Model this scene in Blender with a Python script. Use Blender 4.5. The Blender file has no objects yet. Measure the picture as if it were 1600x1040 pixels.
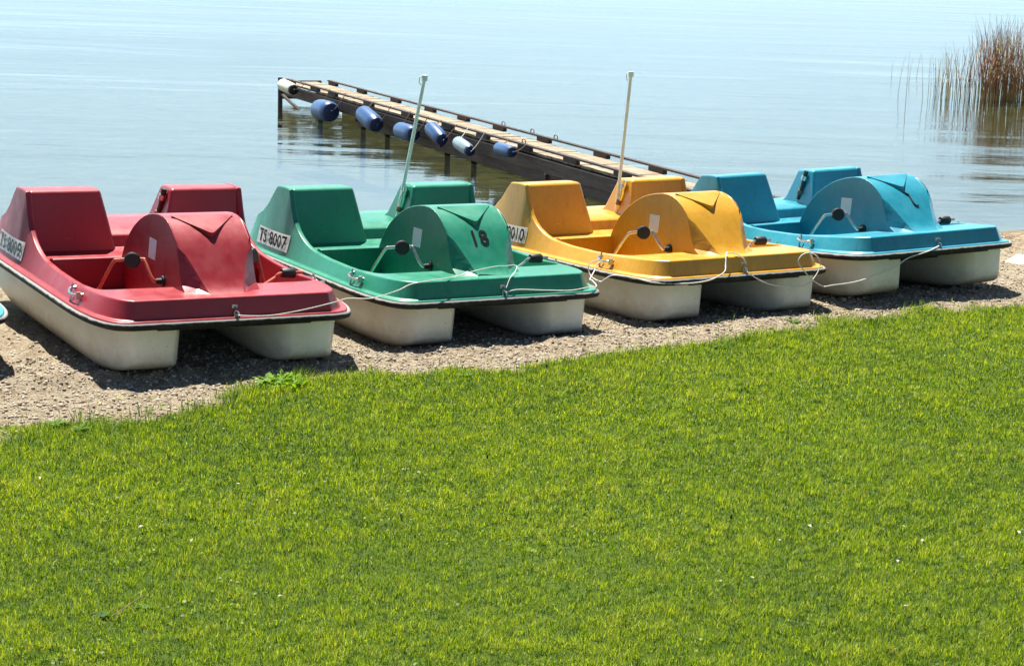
import bpy, bmesh, math, random
import numpy as np
from mathutils import Vector, Matrix
random.seed(7)
rng = np.random.default_rng(11)
rad = math.radians
S = bpy.context.scene
COL = S.collection

# ------------------------------------------------------------------ camera
cd = bpy.data.cameras.new("camera")
cam = bpy.data.objects.new("camera", cd)
COL.objects.link(cam)
cd.sensor_width = 36.0
cd.lens = 3074.8 / 1600 * 36
cd.clip_start = 0.1
cd.clip_end = 6000
cam.matrix_world = Matrix.Translation((0, 0, 2.772)) @ Matrix.Rotation(rad(90 - 11.758), 4, 'X') @ Matrix.Rotation(rad(1.794), 4, 'Z')
S.camera = cam

# ------------------------------------------------------------------ sky, sun, exposure
SUN_AZ, SUN_EL = rad(-26), rad(66)        # azimuth clockwise from +Y, elevation
w = bpy.data.worlds.new("World"); S.world = w; w.use_nodes = True
nt = w.node_tree; nt.nodes.clear()
sky = nt.nodes.new('ShaderNodeTexSky'); sky.sky_type = 'NISHITA'; sky.sun_disc = False
sky.sun_elevation = SUN_EL; sky.sun_rotation = SUN_AZ % (2 * math.pi)
sky.air_density = .7; sky.dust_density = 0; sky.ozone_density = 3.0
bg = nt.nodes.new('ShaderNodeBackground'); bg.inputs[1].default_value = 0.05
# unseen cloud veil, added low over the lake to brighten the water reflections
tc = nt.nodes.new('ShaderNodeTexCoord'); sp = nt.nodes.new('ShaderNodeSeparateXYZ'); nt.links.new(tc.outputs['Generated'], sp.inputs[0])
mpw = nt.nodes.new('ShaderNodeMapping'); mpw.inputs['Scale'].default_value = (1.5, 1.5, 7); nt.links.new(tc.outputs['Generated'], mpw.inputs[0])
cn = nt.nodes.new('ShaderNodeTexNoise'); cn.inputs['Scale'].default_value = 2.2; cn.inputs['Detail'].default_value = 7; nt.links.new(mpw.outputs[0], cn.inputs['Vector'])
def mrange(src, a, b, c, d):
    n = nt.nodes.new('ShaderNodeMapRange'); n.interpolation_type = 'SMOOTHSTEP'
    for k, v in (('From Min', a), ('From Max', b), ('To Min', c), ('To Max', d)): n.inputs[k].default_value = v
    nt.links.new(src, n.inputs['Value']); return n.outputs[0]
def mul(a, b):
    n = nt.nodes.new('ShaderNodeMath'); n.operation = 'MULTIPLY'; nt.links.new(a, n.inputs[0]); nt.links.new(b, n.inputs[1]); return n.outputs[0]
veil = mul(mul(mrange(sp.outputs[2], .12, .62, 1, 0), mrange(sp.outputs[1], -.1, .6, 0, 1)), mrange(cn.outputs[0], .25, .65, .62, 1))
cm = nt.nodes.new('ShaderNodeMixRGB'); cm.inputs[2].default_value = (17, 20.5, 23, 1)
vl = nt.nodes.new('ShaderNodeVectorMath'); vl.operation = 'SCALE'; vl.inputs[0].default_value = (12.3, 17.6, 21.0)
nt.links.new(mrange(sp.outputs[2], 0, .30, .66, 1.10), vl.inputs['Scale']); nt.links.new(vl.outputs[0], cm.inputs[2])
wo = nt.nodes.new('ShaderNodeOutputWorld')
nt.links.new(veil, cm.inputs[0]); nt.links.new(sky.outputs[0], cm.inputs[1]); nt.links.new(cm.outputs[0], bg.inputs[0]); nt.links.new(bg.outputs[0], wo.inputs[0])
sl = bpy.data.lights.new("sun", 'SUN'); sl.energy = 5.0; sl.angle = rad(0.53); sl.color = (1.0, 0.955, 0.88)
so = bpy.data.objects.new("sun", sl); COL.objects.link(so)
sdir = Vector((math.cos(SUN_EL) * math.sin(SUN_AZ), math.cos(SUN_EL) * math.cos(SUN_AZ), math.sin(SUN_EL)))
so.rotation_euler = sdir.to_track_quat('Z', 'Y').to_euler(); so.location = (0, 0, 30)
S.view_settings.view_transform = 'Standard'; S.view_settings.look = 'None'
S.view_settings.exposure = 1.32; S.view_settings.gamma = 1.0

# ------------------------------------------------------------------ helpers
def tag(o, label=None, cat=None, group=None, kind=None):
    if label: o['label'] = label
    if cat: o['category'] = cat
    if group: o['group'] = group
    if kind: o['kind'] = kind
    return o

def empty(name, M=None):
    o = bpy.data.objects.new(name, None); o.empty_display_size = .2
    COL.objects.link(o)
    if M is not None: o.matrix_world = M
    return o

def mesh_np(name, V, F, smooth=False):
    """V (n,3) array, F list of arrays of equal-length faces."""
    me = bpy.data.meshes.new(name)
    V = np.asarray(V, np.float32)
    me.vertices.add(len(V)); me.vertices.foreach_set('co', V.ravel())
    F = [np.asarray(f, np.int32) for f in F if len(f)]
    nl = sum(f.size for f in F); nf = sum(len(f) for f in F)
    me.loops.add(nl); me.loops.foreach_set('vertex_index', np.concatenate([f.ravel() for f in F]))
    me.polygons.add(nf)
    tot = np.concatenate([np.full(len(f), f.shape[1], np.int32) for f in F])
    st = np.concatenate([[0], np.cumsum(tot)[:-1]]).astype(np.int32)
    me.polygons.foreach_set('loop_start', st); me.polygons.foreach_set('loop_total', tot)
    if smooth: me.polygons.foreach_set('use_smooth', np.ones(nf, bool))
    me.update(calc_edges=True)
    return me

def link(name, me, m=None, parent=None, bevel=0, seg=2, angle=35, smooth=None):
    o = bpy.data.objects.new(name, me); COL.objects.link(o)
    if m is not None:
        if not me.materials: me.materials.append(m)
        o.material_slots[0].link = 'OBJECT'; o.material_slots[0].material = m
    if parent is not None: o.parent = parent
    if bevel:
        b = o.modifiers.new('bevel', 'BEVEL'); b.width = bevel; b.segments = seg
        b.limit_method = 'ANGLE'; b.angle_limit = rad(angle); b.harden_normals = True
    return o

class MB:
    """collects primitive shapes into one mesh"""
    def __init__(s): s.bm = bmesh.new()
    def poly(s, V, F):
        vs = [s.bm.verts.new(v) for v in V]
        for f in F:
            try: s.bm.faces.new([vs[i] for i in f])
            except ValueError: pass
        return vs
    def box(s, c, d, M=None):
        V = [Vector((c[0] + d[0] / 2 * x, c[1] + d[1] / 2 * y, c[2] + d[2] / 2 * z)) for x in (-1, 1) for y in (-1, 1) for z in (-1, 1)]
        if M: V = [M @ v for v in V]
        s.poly(V, [(0, 1, 3, 2), (4, 6, 7, 5), (0, 4, 5, 1), (2, 3, 7, 6), (0, 2, 6, 4), (1, 5, 7, 3)])
    def prism(s, prof, x0, x1, xin=None):
        """profile [(y,z)] extruded along x; xin(z) gives x0 if set"""
        n = len(prof)
        V = [((xin(z) if xin else x0), y, z) for y, z in prof] + [(x1, y, z) for y, z in prof]
        s.poly(V, [tuple(range(n)), tuple(range(2 * n - 1, n - 1, -1))] + [(i, i + n, (i + 1) % n + n, (i + 1) % n) for i in range(n)])
    def tube(s, pts, r, n=8, closed=False, cap=True):
        pts = [Vector(p) for p in pts]; N = len(pts); rings = []; prev = None
        rr = r if hasattr(r, '__len__') else [r] * N
        for i, p in enumerate(pts):
            a = pts[(i - 1) % N] if (i or closed) else p; b = pts[(i + 1) % N] if (i < N - 1 or closed) else p
            t = (b - a).normalized()
            if prev is None:
                u = t.orthogonal().normalized()
            else:
                u = prev - t * prev.dot(t)
                u = u.normalized() if u.length > 1e-6 else t.orthogonal().normalized()
            prev = u; v = t.cross(u)
            rings.append([s.bm.verts.new(p + (u * math.cos(2 * math.pi * k / n) + v * math.sin(2 * math.pi * k / n)) * rr[i]) for k in range(n)])
        M = N if closed else N - 1
        for i in range(M):
            A, B = rings[i], rings[(i + 1) % N]
            for k in range(n):
                s.bm.faces.new((A[k], A[(k + 1) % n], B[(k + 1) % n], B[k]))
        if cap and not closed:
            s.bm.faces.new(rings[0][::-1]); s.bm.faces.new(rings[-1])
    def mesh(s, name, sharp=35, smooth=True):
        bmesh.ops.recalc_face_normals(s.bm, faces=s.bm.faces)
        me = bpy.data.meshes.new(name); s.bm.to_mesh(me); s.bm.free()
        if smooth:
            me.polygons.foreach_set('use_smooth', np.ones(len(me.polygons), bool))
            me.set_sharp_from_angle(angle=rad(sharp))
        return me

def smooth_path(pts, k=6, closed=False):
    P = [Vector(p) for p in pts]; n = len(P); out = []
    for i in range(n if closed else n - 1):
        g = (lambda j: P[j % n]) if closed else (lambda j: P[max(0, min(n - 1, j))])
        a, b, c, d = g(i - 1), g(i), g(i + 1), g(i + 2)
        for q in range(k):
            t = q / k
            out.append(.5 * ((2 * b) + (c - a) * t + (2 * a - 5 * b + 4 * c - d) * t * t + (3 * b - a - 3 * c + d) * t ** 3))
    if not closed: out.append(P[-1])
    return out

# ------------------------------------------------------------------ materials
def new_mat(name):
    m = bpy.data.materials.new(name); m.use_nodes = True
    t = m.node_tree; b = t.nodes['Principled BSDF']; return m, t, b
def nd(t, typ, **kw):
    n = t.nodes.new(typ)
    for k, v in kw.items():
        if k in n.inputs: n.inputs[k].default_value = v
        else: setattr(n, k, v)
    return n
def noise(t, scale, detail=4, rough=.55, vec=None, dist=0):
    n = nd(t, 'ShaderNodeTexNoise'); n.inputs['Scale'].default_value = scale; n.inputs['Detail'].default_value = detail
    n.inputs['Roughness'].default_value = rough; n.inputs['Distortion'].default_value = dist
    if vec is not None: t.links.new(vec, n.inputs['Vector'])
    return n
def ramp(t, fac, stops):
    r = nd(t, 'ShaderNodeValToRGB'); t.links.new(fac, r.inputs[0])
    e = r.color_ramp.elements
    while len(e) < len(stops): e.new(.5)
    for i, (p, c) in enumerate(stops):
        e[i].position = p; e[i].color = (*c, 1) if len(c) == 3 else c
    return r
def bump(t, b, h, strength=.3, dist=.01, normal=None):
    n = nd(t, 'ShaderNodeBump'); n.inputs['Strength'].default_value = strength; n.inputs['Distance'].default_value = dist
    t.links.new(h, n.inputs['Height'])
    if normal: t.links.new(normal, n.inputs['Normal'])
    t.links.new(n.outputs[0], b.inputs['Normal']); return n
def c3(c, k): return tuple(min(1, x * k) for x in c)
def objc(t): return nd(t, 'ShaderNodeTexCoord').outputs['Object']

def gelcoat(name, col, faded, rough=.40):
    m, t, b = new_mat(name); v = objc(t)
    n1 = noise(t, 2.3, 5, .6, v); n2 = noise(t, 38, 4, .7, v)
    r = ramp(t, n1.outputs[0], [(.32, col), (.72, faded)])
    mx = nd(t, 'ShaderNodeMixRGB'); mx.blend_type = 'MULTIPLY'; mx.inputs[0].default_value = .35
    r2 = ramp(t, n2.outputs[0], [(.3, (.72, .70, .66)), (.6, (1, 1, 1))])
    t.links.new(r.outputs[0], mx.inputs[1]); t.links.new(r2.outputs[0], mx.inputs[2])
    mp = nd(t, 'ShaderNodeMapping'); mp.inputs['Scale'].default_value = (3, 3, 55); mp.inputs['Rotation'].default_value = (.5, .3, .8); t.links.new(v, mp.inputs[0])
    sc = ramp(t, noise(t, 2.2, 3, .6, mp.outputs[0]).outputs[0], [(.70, (0, 0, 0)), (.76, (.5, .5, .5))])
    mp2 = nd(t, 'ShaderNodeMapping'); mp2.inputs['Scale'].default_value = (14, 14, 1.6); t.links.new(v, mp2.inputs[0])
    st = ramp(t, noise(t, 1.6, 5, .65, mp2.outputs[0]).outputs[0], [(.28, (.62, .60, .56)), (.46, (1, 1, 1))])
    m2 = nd(t, 'ShaderNodeMixRGB'); m2.blend_type = 'MULTIPLY'; m2.inputs[0].default_value = .55; t.links.new(mx.outputs[0], m2.inputs[1]); t.links.new(st.outputs[0], m2.inputs[2])
    m3 = nd(t, 'ShaderNodeMixRGB'); m3.inputs[2].default_value = (*[min(1, q * 1.5 + .10) for q in faded], 1); t.links.new(sc.outputs[0], m3.inputs[0]); t.links.new(m2.outputs[0], m3.inputs[1])
    t.links.new(m3.outputs[0], b.inputs['Base Color'])
    r3 = ramp(t, noise(t, 9, 5, .6, v).outputs[0], [(.3, (rough - .08,) * 3), (.75, (rough + .16,) * 3)])
    t.links.new(r3.outputs[0], b.inputs['Roughness'])
    b.inputs['Specular IOR Level'].default_value = .5
    b.inputs['Coat Weight'].default_value = .25; b.inputs['Coat Roughness'].default_value = .38; b.inputs['Sheen Roughness'].default_value = .32; b.inputs['Sheen Tint'].default_value = (1, 1, 1, 1)
    bump(t, b, noise(t, 130, 3, .6, v).outputs[0], .12, .002)
    return m
def plain(name, col, rough=.5, metal=0, var=.25, sc=20, bmp=.15):
    m, t, b = new_mat(name); v = objc(t)
    r = ramp(t, noise(t, sc, 5, .6, v).outputs[0], [(.3, c3(col, 1 - var)), (.7, c3(col, 1 + var))])
    t.links.new(r.outputs[0], b.inputs['Base Color']); b.inputs['Roughness'].default_value = rough
    b.inputs['Metallic'].default_value = metal
    if bmp: bump(t, b, noise(t, sc * 4, 4, .6, v).outputs[0], bmp, .003)
    return m

RED = gelcoat('red_gelcoat', (.255, .004, .008), (.32, .016, .022))
GREEN = gelcoat('green_gelcoat', (.002, .17, .088), (.009, .23, .135))
YELLOW = gelcoat('yellow_gelcoat', (.50, .230, .002), (.60, .315, .010))
BLUE = gelcoat('blue_gelcoat', (.005, .20, .28), (.020, .28, .36))

def hull_mat():
    m, t, b = new_mat('white_gelcoat'); v = objc(t)
    sx = nd(t, 'ShaderNodeSeparateXYZ'); t.links.new(v, sx.inputs[0])
    n1 = noise(t, 3, 6, .62, v)
    r = ramp(t, n1.outputs[0], [(.3, (0.648, 0.594, 0.450)), (.6, (0.756, 0.720, 0.612)), (.8, (0.792, 0.765, 0.693))])
    # grime splashed on the lowest few centimetres, with a ragged top
    ad = nd(t, 'ShaderNodeMath', operation='MULTIPLY_ADD'); t.links.new(noise(t, 16, 6, .7, v).outputs[0], ad.inputs[0])
    ad.inputs[1].default_value = -.16; t.links.new(sx.outputs[2], ad.inputs[2])
    mr = nd(t, 'ShaderNodeMapRange'); mr.inputs['From Min'].default_value = -.07; mr.inputs['From Max'].default_value = .085
    mr.inputs['To Min'].default_value = .75; mr.inputs['To Max'].default_value = 0
    t.links.new(ad.outputs[0], mr.inputs['Value'])
    mx = nd(t, 'ShaderNodeMixRGB'); mx.inputs[2].default_value = (.26, .21, .14, 1)
    t.links.new(mr.outputs[0], mx.inputs[0]); t.links.new(r.outputs[0], mx.inputs[1])
    sp = ramp(t, noise(t, 60, 2, .5, v).outputs[0], [(.24, (.25, .2, .15)), (.29, (1, 1, 1))])
    mm = nd(t, 'ShaderNodeMixRGB'); mm.blend_type = 'MULTIPLY'; mm.inputs[0].default_value = .8
    t.links.new(mx.outputs[0], mm.inputs[1]); t.links.new(sp.outputs[0], mm.inputs[2])
    t.links.new(mm.outputs[0], b.inputs['Base Color']); b.inputs['Roughness'].default_value = .33
    bump(t, b, noise(t, 8, 3, .5, v).outputs[0], .12, .01)
    return m
HULL = hull_mat()
UNDER = plain('underbody_shade_black', (.012, .011, .010), .8)  # near-black base carries the shade under the deck between the pontoons
def bumper_mat():
    m, t, b = new_mat('bumper_rubber'); v = objc(t)
    r = ramp(t, noise(t, 7, 6, .65, v).outputs[0], [(.5, (.009, .0085, .008)), (.66, (.03, .028, .025)), (.8, (.14, .13, .12))])
    sx = nd(t, 'ShaderNodeSeparateXYZ'); t.links.new(v, sx.inputs[0])
    ad = nd(t, 'ShaderNodeMath', operation='MULTIPLY_ADD'); t.links.new(noise(t, 9, 6, .7, v).outputs[0], ad.inputs[0]); ad.inputs[1].default_value = .030; t.links.new(sx.outputs[2], ad.inputs[2])
    mr = nd(t, 'ShaderNodeMapRange'); mr.inputs['From Min'].default_value = .352; mr.inputs['From Max'].default_value = .358; t.links.new(ad.outputs[0], mr.inputs['Value'])
    mw = nd(t, 'ShaderNodeMixRGB'); mw.inputs[2].default_value = (.34, .33, .30, 1); t.links.new(mr.outputs[0], mw.inputs[0]); t.links.new(r.outputs[0], mw.inputs[1])
    t.links.new(mw.outputs[0], b.inputs['Base Color']); b.inputs['Roughness'].default_value = .6; b.inputs['Specular IOR Level'].default_value = .3
    bump(t, b, noise(t, 60, 3, .5, v).outputs[0], .2, .003); return m
BUMPER = bumper_mat()
BLACK = plain('black_rubber', (.012, .011, .011), .55)
STEEL = plain('galvanised_steel', (.55, .54, .51), .28, .9, .2, 30)
RUST = plain('rusty_steel', (.16, .085, .05), .7, .3, .5, 60)
CRANKRED = plain('red_painted_steel', (.45, .09, .045), .45)
CREAM = plain('cream_plastic', (.62, .70, .68), .5, 0, .12, 12)
PLATE = plain('white_plate', (.86, .86, .84), .4, 0, .08, 15, .05)
INK = plain('black_ink', (.006, .006, .007), .6, 0, .1, 15, 0); INK.node_tree.nodes['Principled BSDF'].inputs['Specular IOR Level'].default_value = .15
ROPE = plain('rope_fibre', (.68, .66, .58), .8, 0, .25, 120)
def sticker_mat():
    m, t, b = new_mat('printed_sticker'); v = objc(t)
    wv = nd(t, 'ShaderNodeTexWave'); wv.bands_direction = 'Z'; wv.inputs['Scale'].default_value = 30; t.links.new(v, wv.inputs[0])
    n = noise(t, 160, 3, .6, v); a = nd(t, 'ShaderNodeMath', operation='MULTIPLY'); t.links.new(wv.outputs[1], a.inputs[0]); t.links.new(n.outputs[0], a.inputs[1])
    r = ramp(t, a.outputs[0], [(.34, (.66, .68, .66)), (.52, (.40, .42, .42))])
    t.links.new(r.outputs[0], b.inputs['Base Color']); b.inputs['Roughness'].default_value = .4
    return m
STICK = sticker_mat()

# ------------------------------------------------------------------ terrain  (t along the shore, n towards the lake)
def tn(x, y): return .866 * x + .5 * y, -.5 * x + .866 * y
def xy(t, n): return .866 * t - .5 * n, .5 * t + .866 * n
WATER = -.25
GE_T = [-60, 0, 1.6, 2.74, 3.88, 4.5, 4.95, 6.16, 7.68, 8.5, 9.1, 10.0, 10.94, 13, 60]
GE_N = [10.1, 10.1, 10.15, 10.22, 10.36, 10.62, 10.80, 10.68, 10.70, 10.9, 11.05, 11.06, 11.02, 11.1, 11.1]
def grass_edge(t): return np.interp(t, GE_T, GE_N)
def vnoise(x, y, s, seed=0):
    """smooth value noise, vectorised"""
    g = np.random.default_rng(seed).random((256, 256)); x = x * s; y = y * s
    xi = np.floor(x).astype(int); yi = np.floor(y).astype(int); fx = x - xi; fy = y - yi
    fx = fx * fx * (3 - 2 * fx); fy = fy * fy * (3 - 2 * fy)
    a = g[xi % 256, yi % 256]; b = g[(xi + 1) % 256, yi % 256]; c = g[xi % 256, (yi + 1) % 256]; d = g[(xi + 1) % 256, (yi + 1) % 256]
    return (a * (1 - fx) + b * fx) * (1 - fy) + (c * (1 - fx) + d * fx) * fy - .5
def gz_base(t, n):
    f = np.interp(t, [3.0, 4.4, 6.4, 8.5, 10.2, 12.5], [.015, .012, -.045, -.032, .045, .03])
    r = np.interp(t, [3.0, 4.4, 6.4, 8.5, 10.2, 14], [.05, .05, -.045, -.115, -.135, -.15])
    l = np.zeros_like(t)
    z = np.where(n < 11.1, l, 0)
    a = np.clip((n - 11.0) / .5, 0, 1); z = z * (1 - a) + f * a
    b = np.clip((n - 11.6) / 2.4, 0, 1); z = np.where(n > 11.6, f * (1 - b) + r * b, z)
    c = np.clip((n - 14.1) / 1.1, 0, 1); z = np.where(n > 14.1, r * (1 - c) + WATER * c, z)
    z = np.where(n > 15.2, WATER - (np.clip(n - 15.2, 0, 12)) * .085 - np.clip(n - 27.2, 0, 100) * .02, z)
    return z
def gz(x, y):
    x = np.asarray(x, float); y = np.asarray(y, float); t, n = tn(x, y)
    z = gz_base(t, n)
    beach = np.clip((n - grass_edge(t) + .15) / .35, 0, 1) * np.clip((16 - n) / 1, .15, 1)
    z = z + beach * (vnoise(x, y, 2.2, 1) * .035 + vnoise(x, y, 7, 2) * .022 + vnoise(x, y, 19, 3) * .017)
    z = z + vnoise(x, y, .5, 5) * .03 * (n < 11) * np.clip((11 - n) / .8, 0, 1)
    # a small ridge of pushed-up gravel in front of the bows
    z = z + .022 * np.exp(-((n - 11.22) / .10) ** 2) * (1 + vnoise(x, y, 3, 8) * 1.6) * ((t > 2) & (t < 12))
    return z

def ground_mat():
    m, t, b = new_mat('ground_material'); at = nd(t, 'ShaderNodeAttribute'); at.attribute_name = 'sand'
    v = objc(t)
    g1 = noise(t, 90, 6, .7, v); g2 = noise(t, 14, 5, .6, v); g3 = noise(t, 2.2, 4, .6, v)
    sand = ramp(t, g1.outputs[0], [(.30, (0.074, 0.053, 0.037)), (.41, (0.246, 0.197, 0.131)), (.53, (0.426, 0.361, 0.254)), (.72, (0.590, 0.525, 0.402))])
    tint = ramp(t, g2.outputs[0], [(.32, (.55, .48, .41)), (.62, (1, 1, 1))])
    mu = nd(t, 'ShaderNodeMixRGB'); mu.blend_type = 'MULTIPLY'; mu.inputs[0].default_value = 1.0
    t.links.new(sand.outputs[0], mu.inputs[1]); t.links.new(tint.outputs[0], mu.inputs[2])
    soil = ramp(t, g2.outputs[0], [(.3, (.045, .085, .008)), (.7, (.10, .155, .014))])
    mx = nd(t, 'ShaderNodeMixRGB'); t.links.new(at.outputs['Fac'], mx.inputs[0]); t.links.new(soil.outputs[0], mx.inputs[1]); t.links.new(mu.outputs[0], mx.inputs[2])
    # lake bed: silt and weed
    a2 = nd(t, 'ShaderNodeAttribute'); a2.attribute_name = 'bed'
    bed = ramp(t, g3.outputs[0], [(.35, (.025, .023, .008)), (.55, (.065, .058, .018)), (.75, (.12, .105, .04))])
    m2 = nd(t, 'ShaderNodeMixRGB'); t.links.new(a2.outputs['Fac'], m2.inputs[0]); t.links.new(mx.outputs[0], m2.inputs[1]); t.links.new(bed.outputs[0], m2.inputs[2])
    t.links.new(m2.outputs[0], b.inputs['Base Color']); b.inputs['Roughness'].default_value = .95
    b.inputs['Specular IOR Level'].default_value = .2
    bump(t, b, g1.outputs[0], 1.0, .022)
    return m

def axis(parts):
    return np.unique(np.concatenate([np.arange(a, b, s) for a, b, s in parts] + [[parts[-1][1]]]))
def build_ground():
    ts = axis([(-900, -100, 100), (-100, -12, 8), (-12, 1.2, .4), (1.2, 13.5, .035), (13.5, 24, .4), (24, 120, 8), (120, 900, 100)])
    ns = axis([(-600, -40, 80), (-40, 8, 2), (8, 10, .1), (10, 12.1, .03), (12.1, 15.6, .06), (15.6, 30, .5), (30, 120, 8), (120, 1500, 150)])
    T, N = np.meshgrid(ts, ns, indexing='ij'); X, Y = xy(T, N); Z = gz(X, Y)
    V = np.stack([X, Y, Z], -1).reshape(-1, 3)
    nt_, nn = T.shape; I = np.arange(nt_ * nn).reshape(nt_, nn)
    F = np.stack([I[:-1, :-1], I[1:, :-1], I[1:, 1:], I[:-1, 1:]], -1).reshape(-1, 4)
    me = mesh_np('ground', V, [F], True)
    e = grass_edge(T) + vnoise(X, Y, 1.3, 24) * .16 + vnoise(X, Y, 3, 21) * .22 + vnoise(X, Y, 11, 22) * .12
    sand = np.clip((N - e + .06) / .12, 0, 1).astype(np.float32)
    a = me.attributes.new('sand', 'FLOAT', 'POINT'); a.data.foreach_set('value', sand.ravel())
    bed = np.clip((N - 14.9) / .8, 0, 1).astype(np.float32)
    a = me.attributes.new('bed', 'FLOAT', 'POINT'); a.data.foreach_set('value', bed.ravel())
    o = link('ground', me, ground_mat()); tag(o, kind='structure')
build_ground()

# ------------------------------------------------------------------ water
def water_mat():
    m = bpy.data.materials.new('lake_water'); m.use_nodes = True; t = m.node_tree; t.nodes.clear()
    out = nd(t, 'ShaderNodeOutputMaterial'); v = objc(t)
    def mp(s, r): 
        k = nd(t, 'ShaderNodeMapping'); k.inputs['Scale'].default_value = s; k.inputs['Rotation'].default_value = (0, 0, r); t.links.new(v, k.inputs[0]); return k.outputs[0]
    a = noise(t, 1.0, 3.5, .5, mp((.30, 1.0, 1), rad(5)), .35)
    b_ = noise(t, 1.0, 4, .6, mp((2.2, 6.5, 1), rad(-4)), .2)
    c = noise(t, 1.0, 3, .5, mp((.05, .16, 1), rad(8)), .4)
    s1 = nd(t, 'ShaderNodeMath', operation='MULTIPLY_ADD'); t.links.new(b_.outputs[0], s1.inputs[0]); s1.inputs[1].default_value = .15; t.links.new(a.outputs[0], s1.inputs[2])
    # calm and rippled streaks
    e2 = noise(t, 1.0, 2.5, .5, mp((.035, .30, 1), rad(6)), .5)
    s3 = nd(t, 'ShaderNodeMath', operation='MULTIPLY_ADD'); t.links.new(e2.outputs[0], s3.inputs[0]); s3.inputs[1].default_value = 1.6; t.links.new(s1.outputs[0], s3.inputs[2])
    s1 = s3
    cr = ramp(t, c.outputs[0], [(.35, (.25,) * 3), (.65, (1,) * 3)])
    s2 = nd(t, 'ShaderNodeMath', operation='MULTIPLY'); t.links.new(s1.outputs[0], s2.inputs[0]); t.links.new(cr.outputs[0], s2.inputs[1])
    bp = nd(t, 'ShaderNodeBump'); bp.inputs['Strength'].default_value = .6; bp.inputs['Distance'].default_value = .07; t.links.new(s2.outputs[0], bp.inputs['Height'])
    fr = nd(t, 'ShaderNodeFresnel'); fr.inputs['IOR'].default_value = 1.33; t.links.new(bp.outputs[0], fr.inputs['Normal'])
    gl = nd(t, 'ShaderNodeBsdfGlossy'); gl.inputs['Roughness'].default_value = .03; t.links.new(bp.outputs[0], gl.inputs['Normal'])
    tr = nd(t, 'ShaderNodeBsdfTransparent'); tr.inputs[0].default_value = (.78, .82, .66, 1)
    df = nd(t, 'ShaderNodeBsdfDiffuse'); df.inputs[0].default_value = (.07, .10, .06, 1)
    mt = nd(t, 'ShaderNodeMixShader'); mt.inputs[0].default_value = .08
    t.links.new(tr.outputs[0], mt.inputs[1]); t.links.new(df.outputs[0], mt.inputs[2])
    mx = nd(t, 'ShaderNodeMixShader'); t.links.new(fr.outputs[0], mx.inputs[0]); t.links.new(mt.outputs[0], mx.inputs[1]); t.links.new(gl.outputs[0], mx.inputs[2])
    t.links.new(mx.outputs[0], out.inputs[0]); return m
def build_water():
    pts = [xy(-1500, 14.6), xy(1500, 14.6), xy(1500, 2500), xy(-1500, 2500)]
    me = mesh_np('water', [(p[0], p[1], WATER) for p in pts], [np.array([[0, 1, 2, 3]])])
    tag(link('water', me, water_mat()), kind='structure')
build_water()

# ------------------------------------------------------------------ pedal boats
POSE = {'red': (-1.683, 11.763, .007, .52525, .02536, .02210), 'green': (-.048, 13.028, -.050, .53177, .00346, .01433),
        'yellow': (1.709, 14.117, -.028, .53992, -.03269, .00311), 'blue': (3.313, 14.973, .071, .52965, -.07568, -.01433),
        'far': (-3.70, 11.14, .02, .53, .01, .01)}
def pose_matrix(k):
    x, y, z, yaw, p, r = POSE[k]
    return Matrix.Translation((x, y, z)) @ Matrix.Rotation(yaw, 4, 'Z') @ Matrix.Rotation(p, 4, 'X') @ Matrix.Rotation(r, 4, 'Y')

ZY = [0, .10, .3, .6, .9, 1.2, 1.40, 1.50, 1.58, 1.68, 1.75, 1.80, 1.85, 1.89, 1.95, 2.03, 2.11, 2.18, 2.26, 2.37, 2.50, 2.65]
ZZ = [.475, .475, .466, .452, .448, .452, .464, .476, .496, .536, .582, .632, .735, .852, .857, .857, .852, .79, .712, .635, .58, .55]
def zs(y): return float(np.interp(y, ZY, ZZ))
SIDE = [.75, .9, 1.05, 1.2, 1.32, 1.42, 1.50, 1.58, 1.63, 1.68, 1.72, 1.75, 1.78, 1.80, 1.83, 1.86, 1.89, 1.95, 2.03, 2.11, 2.18, 2.26, 2.37, 2.46]
def half_ring(front, xs, yb, zf):
    """front: knots up to the side; xs: side x; yb: stern y"""
    k = [(x, y) for x, y in front] + [(xs, y) for y in SIDE] + [(xs - .03, yb - .08), (xs - .10, yb - .01), (.3, yb), (0, yb)]
    return [(x, y, zf(y)) for x, y in k]
def full(h): return h + [(-x, y, z) for x, y, z in h[-2:0:-1]]
def round_front(k):  # subdivide the corner with Catmull-Rom so plan corners are smooth
    a = [(0, k[0][1]), (.15, k[0][1]), (.3, k[1][1])]
    P = smooth_path([(x, y, 0) for x, y in k[2:]], 4)
    return a + [(k[2][0] - .06, k[2][1])] + [(p.x, p.y) for p in P]
F_RIM = round_front([(0, .02), (.3, .02), (.655, .022), (.765, .075), (.835, .26), (.862, .52)])
F_FOOT = round_front([(0, .05), (.3, .05), (.648, .052), (.735, .125), (.800, .30), (.825, .52)])
F_DECK = round_front([(0, .085), (.3, .085), (.632, .087), (.700, .165), (.748, .33), (.765, .52)])
F_OPEN = round_front([(0, .47), (.3, .47), (.62, .472), (.690, .488), (.722, .53), (.730, .60)])
F_FLR = round_front([(0, .50), (.3, .50), (.60, .502), (.660, .52), (.692, .56), (.700, .62)])

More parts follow.
